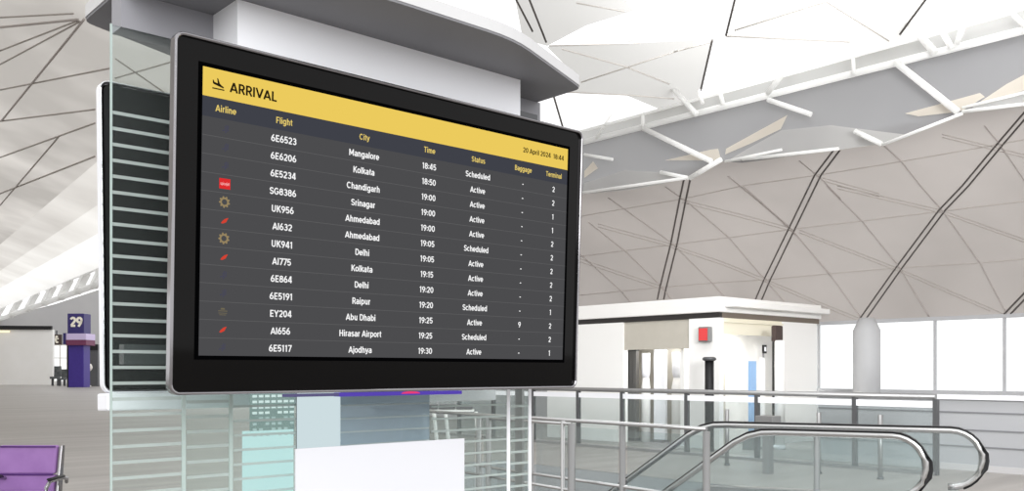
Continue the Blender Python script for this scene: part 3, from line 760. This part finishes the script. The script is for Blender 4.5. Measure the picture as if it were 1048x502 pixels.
# =================================================================== NEAR BALUSTRADE WITH GATE
def hz(px, py, z): return onz(px, py, z)
P1, P2 = hz(428, 420, 1.1), hz(723, 438.7, 1.1)
bd = (P2 - P1).normalized()
def nb(px, z):
    """point above the balustrade line seen in column px"""
    d = ray(px, HY); # intersect in plan
    den = d.x * bd.y - d.y * bd.x
    k = (P1.x * bd.y - P1.y * bd.x) / den
    return Vector((d.x * k, d.y * k, z))
ba = thing('steel_balustrade', 'near steel and glass balustrade with tubular rail at the escalator well', 'balustrade', (nb(637, 0).x, nb(637, 0).y, 0))
MB().tube([nb(380, 1.1), nb(723, 1.1)], .019, 12).build('handrail', M['steel'], ba)
MB().tube([nb(380, .53), nb(723, .50)], .017, 12).build('lower_rail', M['steel'], ba)
for px in (410, 490, 543.5, 637, 723):
    p = nb(px, 0); MB().lathe((p.x, p.y, 0), [(.06, 0), (.06, .02), (.031, .03), (.031, 1.08)], 16).build('post', M['steel_mid'], ba)
pp = (410, 490, 543.5, 637, 723)
nn = Vector((-bd.y, bd.x, 0))
for a, b in zip(pp, pp[1:]):
    A, B = nb(a + 5, .12), nb(b - 5, .12)
    MB().prism([A, B, Vector((B.x, B.y, 1.04)), Vector((A.x, A.y, 1.04))], nn * .01).build('glass_pane', M['glass_bal'], ba)
gtg = thing('steel_gate', 'low framed steel gate in front of the near balustrade', 'gate', (nb(585, 0).x - .3, nb(585, 0).y - .2, 0))
off = Vector((-.35, 0, 0))
def gb(px, py, Z=None):
    d = ray(px, HY); o = P1 + off
    den = d.x * bd.y - d.y * bd.x; k = (o.x * bd.y - o.y * bd.x) / den
    return Vector((d.x * k, d.y * k, EYE + (HY - py) / F * k))
def gpost(px, z1, r, nm, m):
    p = gb(px, 400); p.z = 0; MB().lathe((p.x, p.y, 0), [(r * 1.8, 0), (r * 1.8, .02), (r, .03), (r, z1)], 14).build(nm, m, gtg)
ztop = gb(585, 433).z
MB().tube([gb(500, 428), gb(585, 433.5)], .016, 10).build('top_rail', M['steel'], gtg)
MB().tube([gb(477, 483), gb(585, 501.5)], .015, 10).build('bottom_rail', M['steel'], gtg)
gpost(585, ztop, .036, 'hinge_post', M['steel_mid']); gpost(576, ztop + .02, .022, 'latch_post', M['steel']); gpost(500, ztop, .03, 'end_post', M['steel_mid'])

# =================================================================== ESCALATOR
def esc_pts(pr, pl):
    """right (boarding) and left (brink) handrail ends in the photo -> plan points"""
    Zr = (EYE - .95) * F / (pr[1] - HY); Zl = (EYE - .95) * F / (pl[1] - HY)
    return cam2w((pr[0] - 524) / F * Zr, Zr, .95), cam2w((pl[0] - 524) / F * Zl, Zl, .95)
es = thing('escalator', 'escalator going down with looped steel handrails and glass sides', 'escalator', cam2w(3.6, 9.9))
sides = []
for pr, pl, rr in (((973, 440.0), (722, 434.0), .31), ((913, 445.5), (770, 441.5), .30)):
    A, B = esc_pts(pr, pl)
    e = (B - A); e.z = 0; e.normalize()
    rad = .31
    path = []
    cen = A - Vector((0, 0, rad))
    for i in range(15):
        a = math.radians(-95 + 185 * i / 14)
        path.append(cen - e * (rad * math.cos(a)) + Vector((0, 0, rad * math.sin(a))))
    path.append(A + e * .4); path.append(A + (B - A) * .6); path.append(B - e * .25)
    bend = [B - e * .1 + Vector((0, 0, -.006)), B + e * .05 + Vector((0, 0, -.045)), B + e * .2 + Vector((0, 0, -.125))]
    path += bend
    endp = B + e * 5.2 + Vector((0, 0, -.125 - 5.0 * .76))
    path.append(endp)
    sides.append((A, B, e, path, cen))
    side_n = Vector((-e.y, e.x, 0))
    MB().tube(path, .036, 12, True).build('rail_guide', M['steel'], es)
    rub = [p + (p - cen).normalized() * .04 if i < 15 else p + Vector((0, 0, .04)) for i, p in enumerate(path)]
    MB().tube(rub[2:], .03, 10, True, .007).build('handrail', M['rubber'], es)
    # glass side
    if rr > .305:
        sp_ = A + (B - A) * .52; MB().lathe((sp_.x, sp_.y, 0), [(.06, .0), (.06, .02), (.034, .03), (.034, .92)], 14).build('support_post', M['steel_mid'], es)
    low0 = A - e * .15; poly = [Vector((p.x, p.y, p.z)) for p in path[3:] ]
    base = [endp + Vector((0, 0, -.75)), B + e * .25 + Vector((0, 0, -.86)), B + Vector((0, 0, -.72)), A + Vector((0, 0, -.72)) ]
    MB().prism(poly + base, side_n * .012).build('glass_side', M['glass_bal'], es)
    skirt = [A - e * .1 + Vector((0, 0, -.74)), B + Vector((0, 0, -.74)), B + e * .25 + Vector((0, 0, -.86)), endp + Vector((0, 0, -.75)), endp + Vector((0, 0, -1.05)), B + e * .25 + Vector((0, 0, -1.12)), B + Vector((0, 0, -.945)), A - e * .1 + Vector((0, 0, -.945))]
    MB().prism([p - side_n * .05 for p in skirt], side_n * .12).build('skirt', M['steel_mid'], es)
A0_, B0_ = sides[0][0], sides[0][1]; A1_, B1_ = sides[1][0], sides[1][1]; e = sides[0][2]
mb = MB()
mb.face([Vector((p.x, p.y, .006)) for p in (A0_ - e * .3, B0_, B1_, A1_ - e * .3)]); mb.build('landing_plate', M['steel'], es, recalc=False)
for i in range(12):
    z = -.266 * (i + 1) + .13; o = e * (.1 + .35 * i)
    pts = [B0_ + o, B1_ + o, B1_ + o + e * .36, B0_ + o + e * .36]
    MB().prism([Vector((p.x, p.y, z)) for p in pts], (0, 0, -.266)).build('step', M['step'], es)

# =================================================================== DISPLAY STAND (canopy, glass, panels)
YC = 2.84
st = thing('display_stand', 'free standing information stand with grey canopy, white header and striped glass sides', 'stand', (1.83, YC, 0))
cz0, cz1 = 2.722, 2.765
xa, xb, xc0, xc1 = .965, 2.665, 1.52, 2.11
yfr, ych = 2.33, 2.55
def arc_corner(p, a, b, r=.03, n=4):
    p, a, b = Vector(p), Vector(a), Vector(b); u = (a - p).normalized(); v = (b - p).normalized()
    return [((1 - t) ** 2) * (p + u * r) + 2 * t * (1 - t) * p + t * t * (p + v * r) for t in [i / n for i in range(n + 1)]]
cor = [(xc0, yfr, 0), (xc1, yfr, 0), (xb, ych, 0), (xb, 2 * YC - ych, 0), (xc1, 2 * YC - yfr, 0), (xc0, 2 * YC - yfr, 0), (xa, 2 * YC - ych, 0), (xa, ych, 0)]
out = []
for i in range(8):
    rr = .12 if i in (0, 1, 4, 5) else .035
    out += arc_corner(cor[i], cor[i - 1], cor[(i + 1) % 8], rr)
MB().prism([p + Vector((0, 0, cz0)) for p in out], (0, 0, cz1 - cz0)).build('canopy', M['canopy'], st)
inn = [Vector((1.815, YC, 0)) + (p - Vector((1.815, YC, 0))) * .999 for p in out]
MB().ring([Vector((1.815, YC, 0)) + (p - Vector((1.815, YC, 0))) * 1.004 + Vector((0, 0, cz0 + .008)) for p in out], [p + Vector((0, 0, cz0 + .008)) for p in inn], (0, 0, cz1 - cz0 - .004)).build('canopy_edge', M['canopy_edge'], st)
MB().box((.968, 2.80, 2.615), (2.68, 2.88, cz0)).build('header_beam', M['beam'], st)
hx0, hx1 = ony(243, 30, 2.63).x, ony(532.5, 90, 2.63).x
MB().box((hx0, 2.63, 2.42), (hx1, 2.80, cz0)).build('header_panel', M['white'], st)
MB().box((hx1 + .002, 2.66, 2.56), (hx1 + .12, 2.8, 2.615)).build('header_bracket', M['steel_dk'], st)
# glass panes
GYF = 2.80
def gx(px): return ony(px, 380, GYF).x
def pane(px0, px1, z1, mat, stripes=None, off=0.0, y=GYF, edge=True):
    a, b = ony(px0, 380, y).x, ony(px1, 380, y).x
    MB().box((a, y, .06), (b, y + .01, z1)).build('glass_pane', mat, st)
    if stripes:
        z0, zs, pitch, th = stripes; mb = MB(); z = zs
        while z > z0:
            mb.box((a + .004, y - .003, z - th), (b - .004, y - .0005, z)); z -= pitch
        mb.build('frit_stripes', M['frit'], st)
ztop_s = ony(115, 113.2, GYF).z
pitch = (ony(115, 113.2, GYF).z - ony(115, 488, GYF).z) / 23
pane(113.6, 188, 2.615, M['glass_k'], (.2, ztop_s, pitch, .0095))
zs2 = ony(190, 409.5, GYF).z
pane(189.5, 236, 1.62, M['glass_kg'], (.2, zs2, pitch, .0095))
zs3 = ony(240, 410.5, GYF).z
pane(237.5, 304, 1.62, M['glass_kg'], (.2, zs3 - .012, pitch, .008))
pane(347, 439.5, 1.62, M['glass_blue'], (.9, zs3 - .02, pitch, .006))
pane(440.5, 519, 1.62, M['glass_k'], (.2, ony(530, 412, GYF).z, pitch, .008))
pane(521.5, 542, 1.62, M['glass_k'], (.2, ony(530, 414, GYF).z, pitch, .0095))
# thin edges and posts
def vpost(px, wpx, z0, z1, mat, nm, y=GYF - .005):
    p = ony(px, 380, y); Z = p.x * S_ + p.y * C_; w_ = wpx * Z / F / C_ / 2
    MB().box((p.x - w_, y - .002, z0), (p.x + w_, y + .002, z1)).build(nm, mat, st)
vpost(113.7, 1.6, .02, 2.615, M['glass_edge'], 'edge_post')
vpost(188, 3.0, .02, 1.6, M['glass_edge'], 'post'); vpost(236.3, 2.8, .02, 1.6, M['glass_edge'], 'post')
vpost(520.3, 3.0, .02, 1.6, M['white'], 'post'); vpost(542.2, 2.8, .02, 1.6, M['white'], 'post')
vpost(304.3, 1.6, 1.33, 1.6, M['steel_dk'], 'edge_post', 2.79); vpost(528, 1.4, .02, 1.6, M['steel_mid'], 'edge_post', 3.0)
# back rail carrying the displays and the base
MB().box((.99, 2.84, 1.62), (2.66, 2.88, 1.68)).build('mount_rail', M['steel_dk'], st)
for x in (1.03, 2.62): MB().box((x - .006, 2.84, .02), (x + .006, 2.88, 2.615)).build('upright', M['steel_mid'], st) if x > 2 else None
MB().box((.95, 2.5, 0), (2.7, 3.2, .05)).build('base_plate', M['steel_mid'], st, .01)
# lower panels
zp = ony(302, 459, 2.68).z
px0, px1 = ony(302.5, 460, 2.68).x, ony(475.3, 455, 2.68).x
MB().box((px0, 2.68, .3), (px1, 2.686, zp)).build('blank_panel', M['sign_white'], st)
MB().box((px0 + .3, 2.686, .05), (px0 + .36, 2.8, 1.2)).build('panel_bracket', M['steel_dk'], st)
a, b = ony(304.5, 430, 2.78).x, ony(346, 430, 2.78).x
MB().box((a, 2.765, .3), (b, 2.785, 1.60)).build('pale_sheet', M['pale_blue'], st)
a, b = ony(250.5, 470, 2.95).x, ony(300.5, 470, 2.95).x; zc_ = ony(275, 440, 2.95).z
MB().box((a, 2.95, .2), (b, 2.97, zc_)).build('frosted_sheet', M['frost'], st)
a2, b2 = ony(257.5, 420, 2.95).x, ony(302, 420, 2.95).x; z0_, z1_ = ony(280, 447, 2.95).z, ony(280, 402, 2.95).z
MB().box((a2, 2.955, z0_ + .001), (b2, 2.965, z1_)).build('dot_grid_sheet', M['grid_back'], st)
mb = MB()
for i in range(7):
    for j in range(8):
        mb.mi = 0 if j < 4 else 1
        if (i * 5 + j * 3) % 4 == 0 and j > 2: continue
        cx = a2 + (b2 - a2) * (i + .5) / 7; czz = z1_ - (z1_ - z0_) * (j + .5) / 8; w_ = (b2 - a2) / 7 * (.3 if j < 4 else .24); h_ = .0042
        mb.box((cx - w_, 2.948, czz - h_), (cx + w_, 2.954, czz + h_))
mb.build('grid_dots', [M['dot_lit'], M['dot_dim']], st)
# LED strip under the front display
za = 1.533
def lx(px): return ony(px, 402, 2.6).x
MB().box((lx(345), 2.585, za - .016), (lx(470), 2.62, za - .004)).build('led_strip', M['violet'], st)
MB().box((lx(292), 2.585, za - .014), (lx(345) - .001, 2.62, za - .005)).build('led_strip', M['violet_dim'], st)
mb = MB(); c = Vector((lx(417), 2.575, za - .004)); n = 14
c.z -= .0065
mb.prism([c + Vector((.036 * math.cos(math.pi * i / n), 0, .0075 * math.sin(math.pi * i / n))) for i in range(n + 1)], (0, .01, 0)); mb.build('pink_indicator', M['pink'], st)

# =================================================================== DISPLAYS
DX0, DX1, DZ0, DZ1 = 1.0144, 2.6462, .0317, 1.0436
DC = (DX0 + DX1) / 2; hw = (DX1 - DX0) / 2
def make_display(label, loc, rot):
    d = thing('flight_display', label, 'display', loc, rot, world=False)
    o = rrect(-hw, hw, DZ0, DZ1, .028); i = rrect(-hw + .010, hw - .010, DZ0 + .010, DZ1 - .010, .020)
    mb = MB(); mb.ring([p + Vector((0, -.012, 0)) for p in o], [p + Vector((0, -.012, 0)) for p in i], (0, .034, 0)); mb.build('chrome_rim', M['chrome'], d, .005, 3)
    mb = MB(); mb.prism([p + Vector((0, .0, 0)) for p in rrect(-hw + .010, hw - .010, DZ0 + .010, DZ1 - .010, .020)], (0, .02, 0)); mb.build('bezel', M['bezel'], d)
    mb = MB(); mb.prism([p + Vector((0, .0205, 0)) for p in rrect(-hw + .0105, hw - .0105, DZ0 + .0105, DZ1 - .0105, .02)], (0, .012, 0)); mb.build('back_panel', M['black'], d)
    return d
d1 = make_display('large black framed arrivals screen with yellow header facing the viewer', (DC, 2.566, 1.5), (.037, 0, 0))
d2 = make_display('black back of the second screen seen through the striped glass', (DC - .0, 3.115, 1.5), (.037, 0, math.pi))
mb = MB(); mb.ring([p + Vector((0, -.0, 0)) for p in rrect(-hw - .004, hw + .004, DZ0 - .004, DZ1 + .002, .03)], [p for p in rrect(-hw, hw, DZ0, DZ1, .028)], (0, .03, 0)); mb.build('white_casing', M['white'], d2)
mb = MB(); mb.box((-hw - .004, -.03, -.03), (hw + .004, .07, DZ0 - .005)); mb.build('lower_casing', M['white'], d2, .006)

SX0 = 1.0996 - DC; SZT = .9626; SW, SH = 1.4695, .8184
def sq(mb, u0, u1, v0, v1, y): mb.face([(SX0 + u0, y, SZT - v1), (SX0 + u1, y, SZT - v1), (SX0 + u1, y, SZT - v0), (SX0 + u0, y, SZT - v0)])
mb = MB(); sq(mb, 0, SW, .138, SH, -.0024); scr = mb.build('screen', M['scr_row'], d1, recalc=False)
mb = MB(); sq(mb, -.012, SW + .012, -.012, SH + .012, -.0012); mb.build('screen_border', M['scr_edge'], d1, recalc=False)
mb = MB(); sq(mb, 0, SW, .081, .138, -.0024); mb.build('heading_band', M['scr_head'], scr, recalc=False)
mb = MB(); sq(mb, 0, SW, 0, .081, -.0025); mb.build('header_banner', M['scr_yel'], scr, recalc=False)
xf = lambda u, v: Vector((SX0 + u, -.0034, SZT + v))
mb = MB(); put_text(mb, 'ARRIVAL', .029, left=(.0805, -.0425), width=.150, weight=1.1, xf=xf); mb.build('title', M['scr_dark'], scr, recalc=False)
mb = MB(); put_text(mb, '20 April 2024  18:44', .0185, left=(1.232, -.039), width=.216, weight=1.05, xf=xf); mb.build('date', M['scr_dark'], scr, recalc=False)
# landing plane icon
mb = MB()
ic = lambda pts: mb.face([xf(.046 + a * .001, -.0415 + b * .001) for a, b in pts])
ic([(-18, -16), (18, -16), (18, -12.5), (-18, -12.5)])
ic([(-17, 9), (-14.5, 9.5), (-12, 4), (-4, 2), (12, -3.5), (16, -5.5), (17, -8), (14, -9.5), (-14, -2.5), (-16.5, 0)])
ic([(-4, 16), (-1, 16), (5, 1.2), (10, -2), (4, -4), (-2, 0)])
mb.build('landing_icon', M['scr_dark'], scr, recalc=False)
US = (.070, .255, .540, .801, 1.018, 1.236, 1.396)
for u, s in zip(US, ('Airline', 'Flight', 'City', 'Time', 'Status', 'Baggage', 'Terminal')):
    mb = MB(); put_text(mb, s, .0190, center=(u, -.110), weight=.95, squeeze=1.06, xf=xf); mb.build('column_heading', M['scr_htxt'], scr, recalc=False)
ROWS = [('6E6523', 'Mangalore', '18:45', 'Scheduled', '-', '2'), ('6E6206', 'Kolkata', '18:50', 'Active', '-', '2'), ('6E5234', 'Chandigarh', '19:00', 'Active', '-', '1'),
        ('SG8386', 'Srinagar', '19:00', 'Active', '-', '1'), ('UK956', 'Ahmedabad', '19:00', 'Active', '-', '2'), ('AI632', 'Ahmedabad', '19:05', 'Scheduled', '-', '2'),
        ('UK941', 'Delhi', '19:05', 'Active', '-', '2'), ('AI775', 'Kolkata', '19:15', 'Active', '-', '2'), ('6E864', 'Delhi', '19:20', 'Active', '-', '2'),
        ('6E5191', 'Raipur', '19:20', 'Scheduled', '-', '1'), ('EY204', 'Abu Dhabi', '19:25', 'Active', '9', '2'), ('AI656', 'Hirasar Airport', '19:25', 'Scheduled', '-', '2'),
        ('6E5117', 'Ajodhya', '19:30', 'Active', '-', '1')]
RV, RP = .165, .0524
for r, row in enumerate(ROWS):
    v = RV + RP * r
    for u, s, nm in zip(US[1:], row, ('flight_number', 'city_name', 'arrival_time', 'status_text', 'baggage_text', 'terminal_number')):
        mb = MB(); put_text(mb, s, .0205, center=(u, -v), weight=1.02, squeeze=1.09, xf=xf); mb.build(nm, M['scr_txt'], scr, recalc=False)
    if r < 12:
        mb = MB(); vv = v + RP / 2; sq(mb, 0, SW, vv - .0007, vv + .0007, -.0029); mb.build('divider', M['scr_line'], scr, recalc=False)
for r, kd in enumerate('bbbsgwgwbbewb'):
    v = RV + RP * r; cx, cz = .070, -v
    mb = MB()
    P = lambda pts, k=.001: mb.face([xf(cx + a * k, cz + b * k) for a, b in pts])
    if kd == 's':
        P([(-17, -15), (17, -15), (17, 15), (-17, 15)]); o = mb.build('airline_logo', M['lg_red'], scr, recalc=False)
        mb = MB(); put_text(mb, 'spicejet', .009, center=(cx, cz), width=.028, xf=lambda u, v: Vector((SX0 + u, -.0042, SZT + v))); mb.build('logo_lettering', M['lg_pink'], scr, recalc=False)
        continue
    if kd == 'g':
        n = 36
        ro = [13 if (k % 4) < 2 else 17 for k in range(n)]
        for k in range(n):
            j = (k + 1) % n; a, b = 2 * math.pi * k / n, 2 * math.pi * j / n
            P([(8 * math.cos(a), 8 * math.sin(a)), (ro[k] * math.cos(a), ro[k] * math.sin(a)), (ro[j] * math.cos(b), ro[j] * math.sin(b)), (8 * math.cos(b), 8 * math.sin(b))])
        mb.build('airline_logo', M['lg_gold'], scr, recalc=False)
    elif kd == 'w':
        P([(-10, -9), (-4, -10), (6, -5), (13, 8), (2, 4), (-6, -3)]); mb.build('airline_logo', M['lg_wing'], scr, recalc=False)
    elif kd == 'e':
        P([(-13, -7), (13, -7), (13, -5), (-13, -5)]); P([(-14, -1), (14, -1), (14, 1.5), (-14, 1.5)]); P([(-7, 4), (7, 4), (5, 9), (-5, 9)]); P([(-10, -12), (10, -12), (10, -10), (-10, -10)])
        mb.build('airline_logo', M['lg_dim'], scr, recalc=False)
    else:
        for a, b in ((0, 0), (4, 4), (8, 8), (4, -1), (8, 3), (0, -5), (-4, -4), (-8, -6), (8, -3), (4, -6), (-1, 5), (3, 9), (0, -10)):
            P([(a - 1.3, b - 1.3), (a + 1.3, b - 1.3), (a + 1.3, b + 1.3), (a - 1.3, b + 1.3)])
        mb.build('airline_logo', M['lg_blue'], scr, recalc=False)

# =================================================================== PURPLE SEATS
Zc = 9.1; k = Zc / F
pr = dep(57, FY(Zc), Zc)
bench = thing('purple_bench', 'purple padded bench seat with chrome side frame at lower left', 'bench', pr)
Rv = Vector((C_, -S_, 0)); Dv = Vector((S_, C_, 0)); Uv = Vector((0, 0, 1))
def bp_(x, d, z): return pr + Rv * x + Dv * d + Uv * z
def cush(x0, x1, d0, d1, z0, z1, lean, nm, mat, bev=.02):
    pts = [bp_(x0, d0, z0), bp_(x1, d0, z0), bp_(x1 - .0, d0 + lean, z1), bp_(x0, d0 + lean, z1)]
    return MB().prism(pts, Dv * (d1 - d0)).build(nm, mat, bench, bev, 3)
for sidx in range(2):
    x0, x1 = -.585 - sidx * .6, -.012 - sidx * .6
    b_ = cush(x0, x1, .0, .07, .585, .862, .05, 'back_cushion', M['purple'])
    cush(x0, x1, -.03, .05, .36, .578, .03, 'lower_cushion', M['purple'])
    MB().tube([bp_(x0 + .01, .04, .852), bp_(x1 - .01, .04, .852)], .008, 8).build('piping', M['purple_seam'], bench)
    MB().tube([bp_(x0 + .01, -.005, .582), bp_(x1 - .01, -.005, .582)], .008, 8).build('piping', M['purple_seam'], bench)
    MB().prism([bp_(x0, -.55, .40), bp_(x1, -.55, .40), bp_(x1, -.04, .36), bp_(x0, -.04, .36)], (0, 0, .07)).build('seat_cushion', M['purple'], bench, .02, 3)
for x in (0.008, -.597):
    MB().prism([bp_(x, -.04, .30), bp_(x, .06, .30), bp_(x, .13, .86), bp_(x, .07, .86)], Rv * .022).build('side_frame', M['chrome'], bench, .004)
    MB().tube([bp_(x + .07, .06, .50), bp_(x + .10, .0, .545), bp_(x + .11, -.1, .56), bp_(x + .11, -.35, .555), bp_(x + .11, -.42, .50), bp_(x + .11, -.42, .38)], .018, 10).build('armrest', M['chrome'], bench)
    MB().tube([bp_(x + .11, -.1, .578), bp_(x + .11, -.36, .573)], .028, 10, True, .014).build('arm_pad', M['black'], bench)
    MB().bar(bp_(x + .01, -.25, .0), bp_(x + .01, -.25, .36), .05, .05).build('leg', M['chrome'], bench)
    MB().bar(bp_(x + .01, -.5, .015), bp_(x + .01, .05, .015), .05, .03).build('foot', M['chrome'], bench)
MB().bar(bp_(.12, -.25, .33), bp_(-1.2, -.25, .33), .06, .05).build('beam', M['steel_dk'], bench)

for o in bpy.data.objects:
    if '_world' in o: del o['_world']
